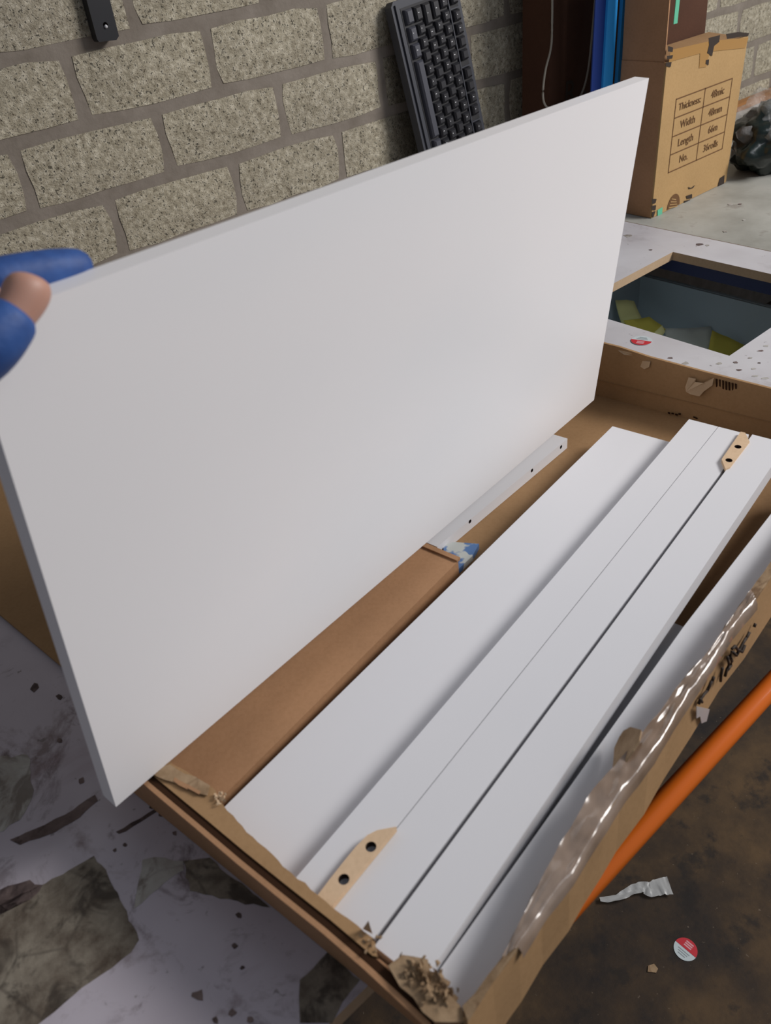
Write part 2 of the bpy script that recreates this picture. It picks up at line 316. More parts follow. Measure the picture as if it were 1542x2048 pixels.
patch('glue_stain', [(90, 1650), (130, 1630), (190, 1590), (196, 1602), (160, 1635), (110, 1665), (40, 1690), (20, 1680)], M['glue'], seed=6, amp=0.004)
patch('glue_stain', [(232, 1664), (262, 1646), (310, 1618), (316, 1622), (268, 1652), (238, 1668)], M['glue'], seed=7, amp=0.002)
patch('glue_stain', [(0, 1780), (60, 1760), (86, 1770), (60, 1800), (0, 1830)], M['glue'], seed=8)
for i, (u, v, s) in enumerate([(162, 1562, 9), (398, 1990, 13), (478, 1832, 8), (470, 1892, 6), (322, 1630, 5), (302, 1614, 5), (350, 1667, 5), (484, 1936, 5), (466, 2025, 9), (500, 2040, 11), (430, 2040, 8), (70, 1375, 9), (120, 1480, 6), (230, 1700, 4), (250, 1690, 4), (118, 1395, 6)]):
    patch('glue_spot', [(u + s * math.cos(a) * random.uniform(.5, 1.3), v + s * math.sin(a) * random.uniform(.5, 1.2)) for a in [k * 0.9 for k in range(7)]], M['glue'], seed=20 + i, amp=0.0)
for i, (u, v, s) in enumerate([(1400, 489, 9), (1415, 491, 5), (1256, 472, 9), (1302, 500, 4), (1310, 726, 7), (1320, 722, 5), (1340, 716, 6), (1372, 726, 8), (1438, 727, 7), (1478, 740, 6), (1512, 752, 8), (1530, 757, 7), (1470, 725, 7), (1506, 738, 5), (1460, 408, 7), (1480, 408, 4), (1450, 463, 5), (1488, 440, 4), (1520, 702, 6), (1500, 716, 5), (1532, 692, 6), (1518, 726, 4)]):
    patch('scuff_mark', [(u + 1.1 * s * math.cos(a) * random.uniform(.5, 1.3), v + 0.35 * s * math.sin(a) * random.uniform(.5, 1.2)) for a in [k * 0.9 for k in range(7)]], M['bare2' if i % 3 else 'glue'], seed=50 + i, amp=0.0)
# wooden strip along the foot of the wall
ws = box('wooden_strip', (1.2, -0.05, 0.0005), (3.4, 0, 0), (0, 0.04, 0), (0, 0, 0.034), M['strip'], bev=0.003); tag(ws, 'orange-brown wooden strip lying along the foot of the block wall', 'wood strip')

# ------------------------------------------------------------------ round stickers
def sticker(cx, cy, z, rad, ang, label):
    t = thing('round_sticker', (cx, cy, z), label, 'sticker')
    def P(x, y, h=0.0): c, s = math.cos(ang), math.sin(ang); return V((cx + x * c - y * s, cy + x * s + y * c, z + 0.0008 + h))
    bm = bmesh.new(); prism(bm, [P(rad * math.cos(k * math.pi / 18), rad * math.sin(k * math.pi / 18)) for k in range(36)], (0, 0, 0.0008)); bmk('disc', bm, M['paper'], t)
    bm = bmesh.new(); prism(bm, [P(rad * math.cos(k * math.pi / 18), rad * math.sin(k * math.pi / 18), 0.0008) for k in range(0, 19)], (0, 0, 0.0005)); bmk('red_half', bm, M['red'], t)
    for i in range(3):
        bm = bmesh.new(); hexa(bm, P(-rad * .35, rad * (.22 + .2 * i), .0013), P(rad * .35, rad * (.22 + .2 * i), .0013) - P(-rad * .35, rad * (.22 + .2 * i), .0013), P(0, rad * .13) - P(0, 0), (0, 0, .0003)); bmk('print_line', bm, M['pink'], t)
        bm = bmesh.new(); hexa(bm, P(-rad * .55 + i * .1 * rad, -rad * (.3 + .2 * i), .0008), P(rad * (1.1 - .2 * i), 0) - P(0, 0), P(0, rad * .08) - P(0, 0), (0, 0, .0003)); bmk('print_line', bm, M['greytx'], t)
    return t
p = oz(1283, 682, 0); sticker(p.x, p.y, 0.0, 0.026, math.radians(110), 'small round red and white sticker on the white worktop beside the cut-out')
p = oz(1371, 1899, FLOOR_Z); sticker(p.x, p.y, FLOOR_Z, 0.029, math.radians(-90), 'small round red and white sticker stuck on the brown floor')

# ------------------------------------------------------------------ flat-pack carton
ctn = thing('flat_pack_carton', BX(0.6, -0.1, 0.001), 'long shallow open brown cardboard carton with torn taped edges, holding white boards', 'cardboard box')
HF, HL, HR = 0.125, 0.108, 0.12; AL, AR, BF, BB = 0.0, 1.29, -0.40, 0.195; tk = 0.006
box('base', BX(AL, BF, 0.001), BU * (AR - AL), BV * (BB - BF), V((0, 0, 0.004)), M['card_in'], ctn)
# far end wall with slumped top edge
topf = [oz(1198, 684, HF + 0.01)] + [oz(u, v, HF) for u, v in ((1240, 694), (1290, 709), (1340, 724), (1400, 742), (1460, 757), (1530, 776))]
pts = [BX(AR, BB, 0.001), BX(AR, BF, 0.001), BX(AR, BF, HF - 0.012), BX(AR, -0.30, HF - 0.008), BX(AR, -0.12, HF - 0.002), BX(AR, -0.0, HF + 0.004), BX(AR, 0.07, HF + 0.012), BX(AR, 0.15, HF + 0.014), BX(AR, BB, HF + 0.014)]
sheet('end_wall', pts, BU * tk, M['card'], ctn)
sheet('fold_line', [BX(AR - 0.002, BB, 0.045), BX(AR - 0.002, BF, 0.045), BX(AR - 0.002, BF, 0.0465), BX(AR - 0.002, BB, 0.0465)], BU * 0.003, M['card_in'], ctn)
# peeled liner tears on the far wall
def fromwall(px, a0, col, off=-0.006, seed=0, nm='torn_liner'):
    P = [onp(u, v, BX(a0, 0, 0), BU) for u, v in px]; bm = bmesh.new(); prism(bm, [p_ + BU * off for p_ in P], BU * 0.002); 
    for vv in bm.verts:
        vv.co += BU * (-0.012 * noise.noise(vv.co * 30))
    return bmk(nm, bm, col, ctn)
fromwall([(1374, 770), (1380, 752), (1394, 755), (1392, 762), (1410, 762), (1429, 754), (1427, 768), (1410, 780), (1402, 789), (1385, 784), (1376, 779)], AR, M['card_pale'])
fromwall([(1277, 722), (1302, 722), (1300, 732), (1290, 737), (1280, 733)], AR, M['card_pale'], seed=2)
fromwall([(1234, 697), (1262, 706), (1268, 712), (1250, 708), (1238, 702)], AR, M['card_pale'], seed=3)
for i in range(7):
    u = 1432 + i * 6.4; fromwall([(u, 757 + i * 1.6), (u + 3, 758 + i * 1.6), (u + 3, 776 + i * 1.2), (u, 775 + i * 1.2)], AR, M['slot'], -0.003, nm='exposed_flute')
for i, (u, v) in enumerate([(1338, 822), (1345, 823), (1352, 826), (1358, 825), (1391, 834), (1387, 832)]): fromwall([(u, v), (u + 4, v + 1), (u + 4, v + 4), (u, v + 3)], AR, M['slot'], -0.003, nm='ink_mark')
# near (left) end wall, front wall, back wall
sheet('end_wall', [BX(AL, BB, 0.001), BX(AL, BF, 0.001), BX(AL - 0.004, BF, HL - 0.006), BX(AL - 0.004, BB, HL)], BU * -tk, M['card_red'], ctn)
fl_ = [(0, 1)]
bot = [(1600, 1165), (1541, 1250), (1470, 1350), (1412, 1437), (1358, 1508), (1254, 1670), (1170, 1800), (1087, 1908), (960, 2048)]
arr = [(1560, 1130), (1510, 1204), (1458, 1267), (1400, 1358), (1341, 1446), (1300, 1516), (1241, 1591), (1208, 1645), (1171, 1700), (1139, 1754), (1083, 1824), (1037, 1899), (985, 1968), (936, 2046)]
inn = [(1548, 1118), (1500, 1185), (1440, 1272), (1408, 1318), (1360, 1370), (1320, 1427), (1275, 1480), (1262, 1498), (1216, 1550), (1183, 1587), (1150, 1645), (1119, 1695), (1083, 1762), (1046, 1837), (1004, 1920), (950, 1991), (925, 2016)]
A = [oz(u, v, HR) for u, v in arr]; far = A[0] + (A[0] - A[3]).normalized() * (AR - ab(A[0])[0]); A = [far] + A
vs = []; fs = []
for P in A:   # front wall: follows the bowed arris, standing on the base line
    a, b = ab(P); vs += [P, BX(a, b - 0.004, 0.002), P + BV * tk, BX(a, b + 0.002, 0.002)]
n = len(A)
for i in range(n - 1):
    q, s = i * 4, i * 4 + 4; fs += [(q, s, s + 1, q + 1), (q + 2, q + 3, s + 3, s + 2), (q, q + 2, s + 2, s), (q + 1, s + 1, s + 3, q + 3)]
fs += [(0, 1, 3, 2), ((n - 1) * 4, (n - 1) * 4 + 2, (n - 1) * 4 + 3, (n - 1) * 4 + 1)]
mk('front_wall', vs, fs, M['card'], ctn)
box('back_wall', BX(AL, BB, 0.001), BU * (AR - AL), BV * tk, V((0, 0, 0.11)), M['card_in'], ctn)
# front flap folded inwards, its torn edge, covered by crumpled clear tape
I = ragged([oz(u, v, HR - 0.004) for u, v in inn], 0.02, 0.0022, 11)
lead = I[0] + (I[0] - I[5]).normalized() * 0.35
poly = [far, lead] + I + [A[-1]] + A[::-1][1:-1]
bm = bmesh.new(); prism(bm, [p_ + V((0, 0, 0.001)) for p_ in poly], (0, 0, 0.004)); bmk('folded_flap', bm, M['card_torn'], ctn)
def strip_between(name, e0, e1, nseg, mat_, zoff, amp, nc=7, wrap=0.012, seed=0):
    def samp(L, t):
        d_ = [0]
        for i in range(1, len(L)): d_.append(d_[-1] + (L[i] - L[i - 1]).length)
        x = t * d_[-1]
        for i in range(1, len(L)):
            if x <= d_[i] + 1e-9: return L[i - 1].lerp(L[i], (x - d_[i - 1]) / max(1e-9, d_[i] - d_[i - 1]))
        return L[-1]
    vs, fs = [], []
    for i in range(nseg + 1):
        a = samp(e0, i / nseg); b = samp(e1, i / nseg)
        for j in range(nc):
            t = j / (nc - 1); P = a.lerp(b, t) + V((0, 0, zoff + amp * (0.5 + 0.9 * noise.noise(V((i * 0.45, j * 0.55, seed)))) ))
            vs.append(P)
        vs.append(b + BV * -0.004 + V((0, 0, -0.002))); vs.append(b + BV * -0.0055 + V((0, 0, -wrap * (1 + 0.4 * noise.noise(V((i * 0.3, 3, seed)))))))
    W = nc + 2
    for i in range(nseg):
        for j in range(W - 1): fs.append((i * W + j, i * W + j + 1, (i + 1) * W + j + 1, (i + 1) * W + j))
    return mk(name, vs, fs, mat_, ctn, True)
e0 = [oz(u, v, HR) for u, v in inn[1:15]]; e1 = [oz(u, v, HR) for u, v in arr[1:12]]
strip_between('packing_tape', e0, e1, 70, M['tape'], 0.004, 0.005, 7)
# left-end top flap lying level, with slot and torn fibres
sl = [(300, 1566), (345, 1604), (400, 1650), (480, 1718), (560, 1783), (650, 1855), (735, 1928), (800, 1988), (862, 2046), (930, 2046)]
slotp = [oz(u, v, HL + 0.003) for u, v in sl[:9]]
slotp = [BX(-0.004, BB, HL + 0.003)] + slotp
bm = bmesh.new(); prism(bm, slotp + [p_ + BU * 0.0095 for p_ in slotp[::-1]], (0, 0, -0.012)); bmk('slot_shade', bm, M['slot'], ctn)  # shade of the open gap, drawn as a near-black strip
inner = [(345, 1528), (395, 1558), (430, 1580), (440, 1600), (454, 1621), (505, 1673), (582, 1745), (638, 1792), (681, 1827), (728, 1863), (749, 1878), (754, 1912), (770, 1938), (776, 1936), (805, 1912), (856, 1921), (861, 1947), (891, 1959), (897, 1989), (925, 2019), (935, 2046)]
fi = ragged([oz(u, v, HL + 0.005) for u, v in inner[:12]], 0.010, 0.0014, 5) + [oz(758, 1914, HL + 0.005)]
pl = [BX(0.05, BB, HL + 0.005)] + fi + [p_ + BU * 0.0088 + V((0, 0, 0.002)) for p_ in ([q_ for q_ in slotp[:-1] if ab(q_)[1] > ab(slotp[7])[1] - 1e-6])[::-1]]
bm = bmesh.new(); prism(bm, pl, (0, 0, -0.005)); bmk('end_flap', bm, M['card'], ctn)
pl = [p_ for p_ in slotp] + [p_ + BU * -0.006 for p_ in slotp[::-1]]
bm = bmesh.new(); prism(bm, pl, (0, 0, -0.004)); bmk('outer_lip', bm, M['card_red'], ctn)
for px, m_, h in (([(300, 1545), (340, 1530), (420, 1572), (415, 1592), (395, 1588), (350, 1566)], 'card_torn', 0.0015), ([(777, 1934), (805, 1912), (856, 1921), (861, 1947), (891, 1959), (897, 1989), (925, 2019), (930, 2046), (870, 2046), (800, 1975)], 'card_torn', 0.003), ([(350, 1556), (378, 1572), (375, 1580), (347, 1563)], 'card_red', 0.002), ([(375, 1570), (402, 1585), (398, 1590), (372, 1576)], 'card_red', 0.0022)):
    pts = ragged([oz(u, v, HL + 0.007) for u, v in px], 0.012, 0.0018, 8, True); bm = bmesh.new(); prism(bm, pts, (0, 0, h)); bmk('torn_layer', bm, M[m_], ctn)
def fluff(name, c, size, mat_, parent, seed=0, n=26):
    rnd = random.Random(seed); bm = bmesh.new()
    for i in range(n):
        p_ = V(c) + V((rnd.gauss(0, size * .4), rnd.gauss(0, size * .4), abs(rnd.gauss(0, size * .22)))); q = V((rnd.uniform(-1, 1), rnd.uniform(-1, 1), rnd.uniform(-.4, .8))).normalized(); s = q.orthogonal().normalized(); L = size * rnd.uniform(.3, .7); W_ = size * rnd.uniform(.12, .3)
        a = bm.verts.new(p_); b = bm.verts.new(p_ + q * L + s * W_); c_ = bm.verts.new(p_ + q * L * 1.2); e = bm.verts.new(p_ + q * L * .8 - s * W_); g_ = bm.verts.new(p_ + q * L * .6 + q.cross(s) * W_ * .4)
        for t_ in ((a, b, g_), (b, c_, g_), (c_, e, g_), (e, a, g_), (a, e, c_, b)): bm.faces.new(t_)
    o = bmk(name, bm, mat_, parent); return o
fluff('torn_fibres', oz(440, 1598, HL + 0.006), 0.009, M['card_pale'], ctn, 1)
fluff('torn_fibres', oz(850, 1950, HL + 0.008), 0.014, M['card_torn'], ctn, 2, 46)
fluff('torn_fibres', oz(880, 1985, HL + 0.008), 0.015, M['card_torn'], ctn, 3, 46)
fluff('torn_fibres', oz(822, 1945, HL + 0.008), 0.013, M['card_torn'], ctn, 4, 36)
fluff('torn_fibres', oz(742, 1885, HL + 0.006), 0.008, M['card_torn'], ctn, 5, 14)
sheet('torn_spike', [oz(726, 1858, HL + 0.004), oz(745, 1868, HL + 0.004), oz(737, 1842, HL + 0.03)], (0, 0, 0.001), M['card_pale'], ctn)
# ragged upright tab half way along the front flap
tb = [(1226, 1548), (1230, 1500), (1240, 1478), (1248, 1466), (1262, 1458), (1284, 1464), (1280, 1484), (1268, 1504), (1250, 1530), (1238, 1546)]
P = ragged([onp(u, v, oz(1250, 1515, HR), (BV * 0.85 + V((0, 0, .5)) + BU * -.2)) for u, v in tb], 0.02, 0.0006, 4, True); sheet('torn_tab', P, (0.001, 0.002, 0.0015), M['card_torn'], ctn)
# marker writing on the outer front wall
def outer(u, v):
    i = 2; P0 = oz(1405, 1350, HR); return onp(u, v, P0 + BV * -0.0065, BV + BU * 0.06)
strokes = [[(1397, 1408), (1401, 1398), (1408, 1388), (1414, 1382)], [(1400, 1398), (1404, 1404)], [(1414, 1382), (1419, 1372), (1423, 1362)], [(1424, 1362), (1428, 1353)], [(1441, 1362), (1442, 1350), (1445, 1336)], [(1450, 1352), (1454, 1338), (1458, 1326), (1455, 1314)], [(1455, 1340), (1462, 1330), (1464, 1322), (1460, 1312), (1464, 1302)], [(1466, 1304), (1472, 1310), (1476, 1300), (1470, 1292), (1464, 1298)], [(1472, 1312), (1480, 1298), (1486, 1286), (1492, 1276)], [(1478, 1300), (1484, 1304), (1490, 1290)], [(1490, 1280), (1495, 1272), (1499, 1264)], [(1508, 1254), (1511, 1247)]]
for st in strokes: tube('marker_stroke', [outer(u, v) for u, v in st], 0.0022, M['marker'], ctn, 6)
sheet('loose_tape_end', [outer(1392, 1412), outer(1418, 1418), outer(1412, 1442), outer(1402, 1446), outer(1399, 1432), outer(1392, 1436)], BV * -0.001, M['filmw'], ctn)
ld = [BX(0.085, BB + 0.012, 0.118), BX(1.28, BB + 0.012, 0.118), BX(1.3, 0.62, 0.03), BX(1.3, 1.12, 0.01), BX(0.10, 1.05, 0.008), BX(0.085, 0.62, 0.006), BX(0.08, 0.44, 0.006)]
lidm = [BX(0.07, 0.40, 0.003), BX(1.29, 0.40, 0.003), BX(1.29, 0.98, 0.003), BX(0.10, 1.16, 0.003)]
lid = sheet('cardboard_lid_sheet', lidm, (0, 0, 0.006), M['card_in']); tag(lid, 'large flat brown cardboard sheet lying on the bench behind the raised white panel', 'cardboard')  # darker card tone stands in for the dimming at the left edge

# ------------------------------------------------------------------ white boards in the carton
def board(name, a0, a1, b0, b1, z0, z1, label, grp='white furniture parts in the carton', bev=0.0025, skew=0.0, name_mat=None, parent=None, cat='board'):
    bm = bmesh.new(); prism(bm, [BX(a0, b0, z0), BX(a1, b0 - skew, z0), BX(a1, b1 - skew, z0), BX(a0, b1, z0)], (0, 0, z1 - z0)); bevel(bm, bev, 3)
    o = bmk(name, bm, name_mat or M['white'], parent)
    for pl_ in o.data.polygons: pl_.use_smooth = False
    if label: tag(o, label, cat, grp)
    return o
def spacer(a0, a1, b0, b1, z0, z1): box('spacer', BX(a0, b0, z0), BU * (a1 - a0), BV * (b1 - b0), V((0, 0, z1 - z0)), M['card_in'], ctn)
def zz(px, z): return [ab(oz(u, v, z)) for u, v in px]
q = zz([(450, 1590), (1216, 850), (1340, 881), (900, 1396)], 0.055)
b0 = board('white_board', 0.007, q[1][0], q[3][1] - 0.03, (q[0][1] + q[1][1]) / 2, 0.033, 0.055, 'widest flat white board in the carton, left of the narrow rails', skew=0.022)
spacer(0.06, 1.0, -0.150, -0.0, 0.006, 0.0325)
ZR = 0.088
q = zz([(900, 1396), (900, 1523), (900, 1675), (1443, 855), (1385, 838), (1481, 866)], ZR); sA, sB, sC = q[0][1], q[1][1], q[2][1]; ae = q[3][0]
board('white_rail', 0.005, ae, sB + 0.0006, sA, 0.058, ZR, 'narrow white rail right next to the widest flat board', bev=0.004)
lg = thing('white_corner_rail', BX(0.55, (sB + sC) / 2, 0.058), 'narrow white leg with pale wooden corner blocks at both ends', 'board', 'white furniture parts in the carton')
board('post', 0.005, ae, sC + 0.0006, sB - 0.0006, 0.058, ZR, None, bev=0.002, parent=lg)
def holed(name, pts, off, holes, hr, axis, parent, mt):
    bm = bmesh.new(); prism(bm, pts, off); bevel(bm, 0.0015, 1); o = bmk(name, bm, mt, parent)
    ax = V(axis).normalized(); rot = ax.to_track_quat('Z', 'Y').to_matrix().to_4x4()
    bm = bmesh.new()
    for h in holes:
        bmesh.ops.create_cone(bm, cap_ends=True, segments=16, radius1=hr, radius2=hr, depth=0.024, matrix=Matrix.Translation(h) @ rot)
    cut = bmk('cutter', bm, M['hole']); o.data.materials.append(M['hole'])
    md = o.modifiers.new('b', 'BOOLEAN'); md.object = cut; md.operation = 'DIFFERENCE'; md.solver = 'EXACT'; md.material_mode = 'TRANSFER' if hasattr(md, 'material_mode') else 'INDEX'
    dg = bpy.context.evaluated_depsgraph_get(); me = bpy.data.meshes.new_from_object(o.evaluated_get(dg)); o.modifiers.clear(); o.data = me; me.name = name
    bpy.data.objects.remove(cut); return o
# near corner block (rounded end) on the left of the leg
zb = ZR + 0.001
cb = [oz(u, v, zb + 0.008) for u, v in ((793, 1655), (755, 1662), (735, 1672), (712, 1695), (690, 1722), (660, 1760), (630, 1800), (640, 1830), (665, 1812))]
holed('corner_block', [p_ + V((0, 0, -0.008)) for p_ in cb], (0, 0, 0.010), [oz(743, 1699, zb + 0.004), oz(689, 1764, zb + 0.004)], 0.0065, (0, 0, 1), lg, M['beech'])
cfp = [oz(u, v, ZR + 0.005) for u, v in ((1481, 865), (1490, 867), (1499, 885), (1460, 936), (1451, 940), (1443, 920))]
holed('corner_block', [p_ + V((0, 0, -0.005)) for p_ in cfp], (0, 0, 0.007), [oz(1475, 898, ZR + 0.002), oz(1457, 925, ZR + 0.002)], 0.0062, (0, 0, 1), lg, M['beech'])
# thick rail, low rails on the right
q = zz([(900, 1675), (1339, 1230), (1513, 871), (1542, 947), (1130, 1505)], 0.092)
board('white_rail', 0.006, q[2][0], (q[1][1] + q[3][1]) / 2 + 0.002, sC - 0.006, 0.057, 0.092, 'thick white rail with rounded edge, second long piece from the carton front', bev=0.007)
p4b = (q[1][1] + q[3][1]) / 2
q5 = zz([(900, 1866), (1369, 1251), (1541, 1036)], 0.078)
bm = bmesh.new(); prism(bm, [BX(0.008, p4b, 0.050), BX(q5[1][0], q5[1][1], 0.050), BX(1.1, q5[2][1] - 0.006, 0.050), BX(1.1, -0.416, 0.050), BX(0.35, -0.397, 0.050), BX(0.008, -0.374, 0.050)], (0, 0, 0.028)); bevel(bm, 0.003, 2)
spacer(0.1, 1.0, -0.395, -0.368, 0.006, 0.0495)
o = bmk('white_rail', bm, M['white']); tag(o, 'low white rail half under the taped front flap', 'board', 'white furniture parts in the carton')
q6 = zz([(1357, 1250)], 0.026)
board('white_rail', 0.05, q6[0][0], -0.366, -0.262, 0.006, 0.0265, 'short white board lying lowest between the two front rails', bev=0.002)
spacer(0.05, 1.1, -0.245, -0.185, 0.006, 0.0575)
spacer(0.62, 1.05, -0.312, -0.265, 0.027, 0.0565)
spacer(0.10, 0.60, -0.298, -0.265, 0.027, 0.0565)
# rail with dowel holes under the panel
ZP = 0.030; a1, bb_ = ab(oz(1135, 877, ZP)); bt = ab(oz(1115, 868, ZP))[1]
rb = ab(oz(880, 1086, ZP))[1]
o = holed('white_rail', [BX(0.63, rb - 0.002, 0.006), BX(a1, bb_, 0.006), BX(a1, bb_ + 0.045, 0.006), BX(0.63, rb + 0.045, 0.006)], (0, 0, ZP - 0.006),
          [onp(u, v, BX(a1, bb_, 0), (BX(0.63, rb - 0.002, 0) - BX(a1, bb_, 0)).cross(V((0, 0, 1)))) for u, v in ((1122, 894), (1064, 941), (940, 1043))], 0.0042, BV, None, M['white'])
tag(o, 'white rail with dowel holes lying under the raised panel', 'board', 'white furniture parts in the carton')
# inner brown parts box
ib = thing('inner_parts_box', BX(0.3, 0.08, 0.006), 'long slim red-brown cardboard parts box between raised panel and white boards', 'cardboard box')
ZC = 0.050; c = [ab(oz(u, v, ZC)) for u, v in ((850, 1092), (912, 1120), (345, 1528), (440, 1600))]
bR = (c[1][1] + c[3][1]) / 2 - 0.002
box('body', BX(0.03, bR, 0.006), BU * (c[1][0] - 0.03), BV * 0.13, V((0, 0, ZC - 0.006)), M['card_red'], ib, 0.003)
box('end_lip', BX(c[1][0] - 0.004, bR, ZC - 0.002), BU * 0.010, BV * 0.13, V((0, 0, 0.006)), M['card_red'], ib, 0.002)
# printed fittings bag
bm = bmesh.new(); pts = [oz(u, v, 0.02) for u, v in ((886, 1090), (905, 1082), (958, 1086), (945, 1110), (915, 1138), (890, 1120))]
prism(bm, pts, (0, 0, 0.012)); bevel(bm, 0.003, 2); o = bmk('fittings_bag', bm, M['bluewhite']); o.location = V((0, 0, -0.014)) * K; tag(o, 'blue and white printed plastic bag of fittings between the brown parts box and boards', 'bag')

# ------------------------------------------------------------------ raised white panel
ZL = 0.120
D = [ray(-70, 655), ray(1298, 156), ray(1188, 800), ray(232, 1614)]
A3 = Matrix((D[0], D[2], -D[1])).transposed(); s = A3.inverted() @ D[3]
k0 = (ZL - C0.z) / D[3].z
TL, TR, BR_, BL = C0 + D[0] * s[0] * k0, C0 + D[1] * s[2] * k0, C0 + D[2] * s[1] * k0, C0 + D[3] * k0
e1 = BR_ - BL; e2 = TL - BL; pn = e1.cross(e2).normalized()
if pn.dot(C0 - BL) < 0: pn = -pn
TL2 = BL + e2; TR2 = BR_ + e2
bm = bmesh.new(); prism(bm, [BL, BR_, TR2, TL2], -pn * 0.026); bevel(bm, 0.0028, 3)
panel = bmk('white_tabletop_board', bm, M['white2']); tag(panel, 'large white rectangular panel held upright on its long edge over the carton', 'panel')

# ------------------------------------------------------------------ gloved hand
def skin(name, chains, mat_, parent=None, lvl=2):
    vs, es, rs = [], [], []; idx = {}
    for ch in chains:
        prev = None
        for (p_, rad) in ch:
            key = tuple(round(x, 5) for x in p_)
            if key not in idx: idx[key] = len(vs); vs.append(V(p_)); rs.append(rad)
            i = idx[key]
            if prev is not None and prev != i: es.append((prev, i))
            prev = i
    me = bpy.data.meshes.new(name); me.from_pydata([tuple(p_ * K) for p_ in vs], es, []); o = bpy.data.objects.new(name, me); sc.collection.objects.link(o)
    md = o.modifiers.new('s', 'SKIN'); md.use_smooth_shade = True
    for i, sv in enumerate(me.skin_vertices[0].data): sv.radius = (rs[i] * K, rs[i] * K); sv.use_root = (i == 0)
    sb = o.modifiers.new('u', 'SUBSURF'); sb.levels = lvl; sb.render_levels = lvl
    dg = bpy.context.evaluated_depsgraph_get(); m2 = bpy.data.meshes.new_from_object(o.evaluated_get(dg)); bpy.data.objects.remove(o); m2.name = name; m2.materials.clear()
    return link(name, m2, mat_, parent, True)
def PP(u, v, off):   # a point at the panel's plane, off = towards the camera side
    return onp(u, v, TL, pn) + pn * 0 if off == 0 else onp(u, v, TL + pn * off, pn)
palm = PP(-110, 640, -0.03); wrist = PP(-240, 640, -0.06); k1 = PP(-30, 575, -0.045); k2 = PP(-60, 620, -0.055); k3 = PP(-75, 670, -0.055); k4 = PP(-85, 720, -0.05)
elbow = wrist + (wrist - palm).normalized() * 0.4 + V((0, 0.05, -0.12))
def hand_chains(g, thumb_full):
    ch = [[(palm, 0.042 + g), (wrist, 0.036 + g), (elbow, 0.05 + g)],
          [(palm, 0.042 + g), (k1, 0.023 + g), (PP(30, 554, -0.045), 0.0195 + g), (PP(100, 541, -0.042), 0.0185 + g), (PP(150, 536, -0.042), 0.018 + g), (PP(181, 532, -0.042), 0.013 + g)],
          [(palm, 0.042 + g), (k2, 0.021 + g), (PP(10, 625, -0.058), 0.019 + g), (PP(60, 640, -0.056), 0.017 + g), (PP(85, 665, -0.05), 0.012 + g)],
          [(palm, 0.042 + g), (k3, 0.020 + g), (PP(-5, 690, -0.058), 0.018 + g), (PP(40, 712, -0.054), 0.016 + g), (PP(60, 735, -0.048), 0.011 + g)],
          [(palm, 0.042 + g), (k4, 0.018 + g), (PP(-20, 755, -0.056), 0.016 + g), (PP(20, 780, -0.052), 0.013 + g), (PP(32, 800, -0.047), 0.010 + g)]]
    th_ = [(palm, 0.042 + g), (PP(-90, 735, 0.02), 0.031 + g), (PP(-30, 692, 0.030), 0.028 + g), (PP(18, 645, 0.030), 0.021 + g), (PP(38, 618, 0.028), 0.019 + g)]
    if thumb_full: th_ = th_[:-1] + [(PP(40, 612, 0.028), 0.018), (PP(52, 588, 0.026), 0.0195), (PP(60, 567, 0.024), 0.0185), (PP(63, 552, 0.022), 0.012)]
    ch.append(th_); return ch
hand = skin('person', hand_chains(-0.005, True), M['skin']); tag(hand, 'person reaching in from the left, blue-gloved hand gripping the white panel corner', 'person')
skin('glove', hand_chains(0.0015, False), M['glove'], hand)
skin('sleeve', [[(wrist + (wrist - palm).normalized() * 0.05, 0.05), (elbow, 0.062)]], M['sleeve'], hand)

# ------------------------------------------------------------------ keyboard leaning on the wall
def kbp(u, v): return onp(u, v, (0, -0.05, 0.72), (0, 1, -0.16))
kn = V((0, -1, 0.16)).normalized()
tl, bl, tr = kbp(780, 6), kbp(848, 300), kbp(921, 3)
kd = (bl - tl).normalized(); kr = (tr - tl); kr = (kr - kd * kr.dot(kd)); KW = kr.length; kr.normalize()
# image-down axis = keyboard's right; image-right axis = keyboard's back
KL = (tl.z - 0.004) / -kd.z if kd.z < 0 else 0.7
KL = min(KL, (tl.z + kr.z * KW) / -kd.z) - 0.004
kb = thing('computer_keyboard', tl + kd * KL, 'dark grey computer keyboard standing on end against the block wall', 'keyboard')
def kp(x, y, h=0.0): return tl + kd * x + kr * y + kn * h
ku = 0.0365
rows_y0 = KW - 0.016 - ku * 6.25
bm = bmesh.new(); prism(bm, [kp(0.0, 0.012, -0.030), kp(0.012, 0, -0.030), kp(KL - 0.01, 0, -0.030), kp(KL, 0.01, -0.03), kp(KL, KW, -0.03), kp(0, KW, -0.03)], kn * 0.030); bevel(bm, 0.005, 2); bmk('case', bm, M['kb'], kb)
box('key_well', kp(0.022, rows_y0 - 0.004, 0.0002), kd * (KL - 0.04), kr * (ku * 6.25 + 0.006), kn * 0.001, M['kb_well'], kb)
box('front_ridge', kp(0.01, 0.012, 0.0), kd * (KL - 0.02), kr * (rows_y0 - 0.034), kn * 0.006, M['kb'], kb, 0.003)
for x in (1.15, 5.6, 10.05): box('divider', kp(0.026 + ku * x, rows_y0 + ku * 5.2, 0.001), kd * 0.004, kr * ku, kn * 0.006, M['kb'], kb)
box('divider', kp(0.022, rows_y0 + ku * 5.06, 0.001), kd * (KL - 0.04), kr * 0.004, kn * 0.006, M['kb'], kb)
R_ = [(0, [1.25, 1.25, 1.25, 6.25, 1.25, 1.25, 1.25, 1.25]), (1, [1.25] + [1] * 11 + [2.75]), (2, [1.75] + [1] * 12 + [1.25]), (3, [1.5] + [1] * 13 + [.5]), (4, [1] * 13 + [2]), (5.25, [1, .25] + [1] * 4 + [.45] + [1] * 4 + [.45] + [1] * 4)]
kc = {}
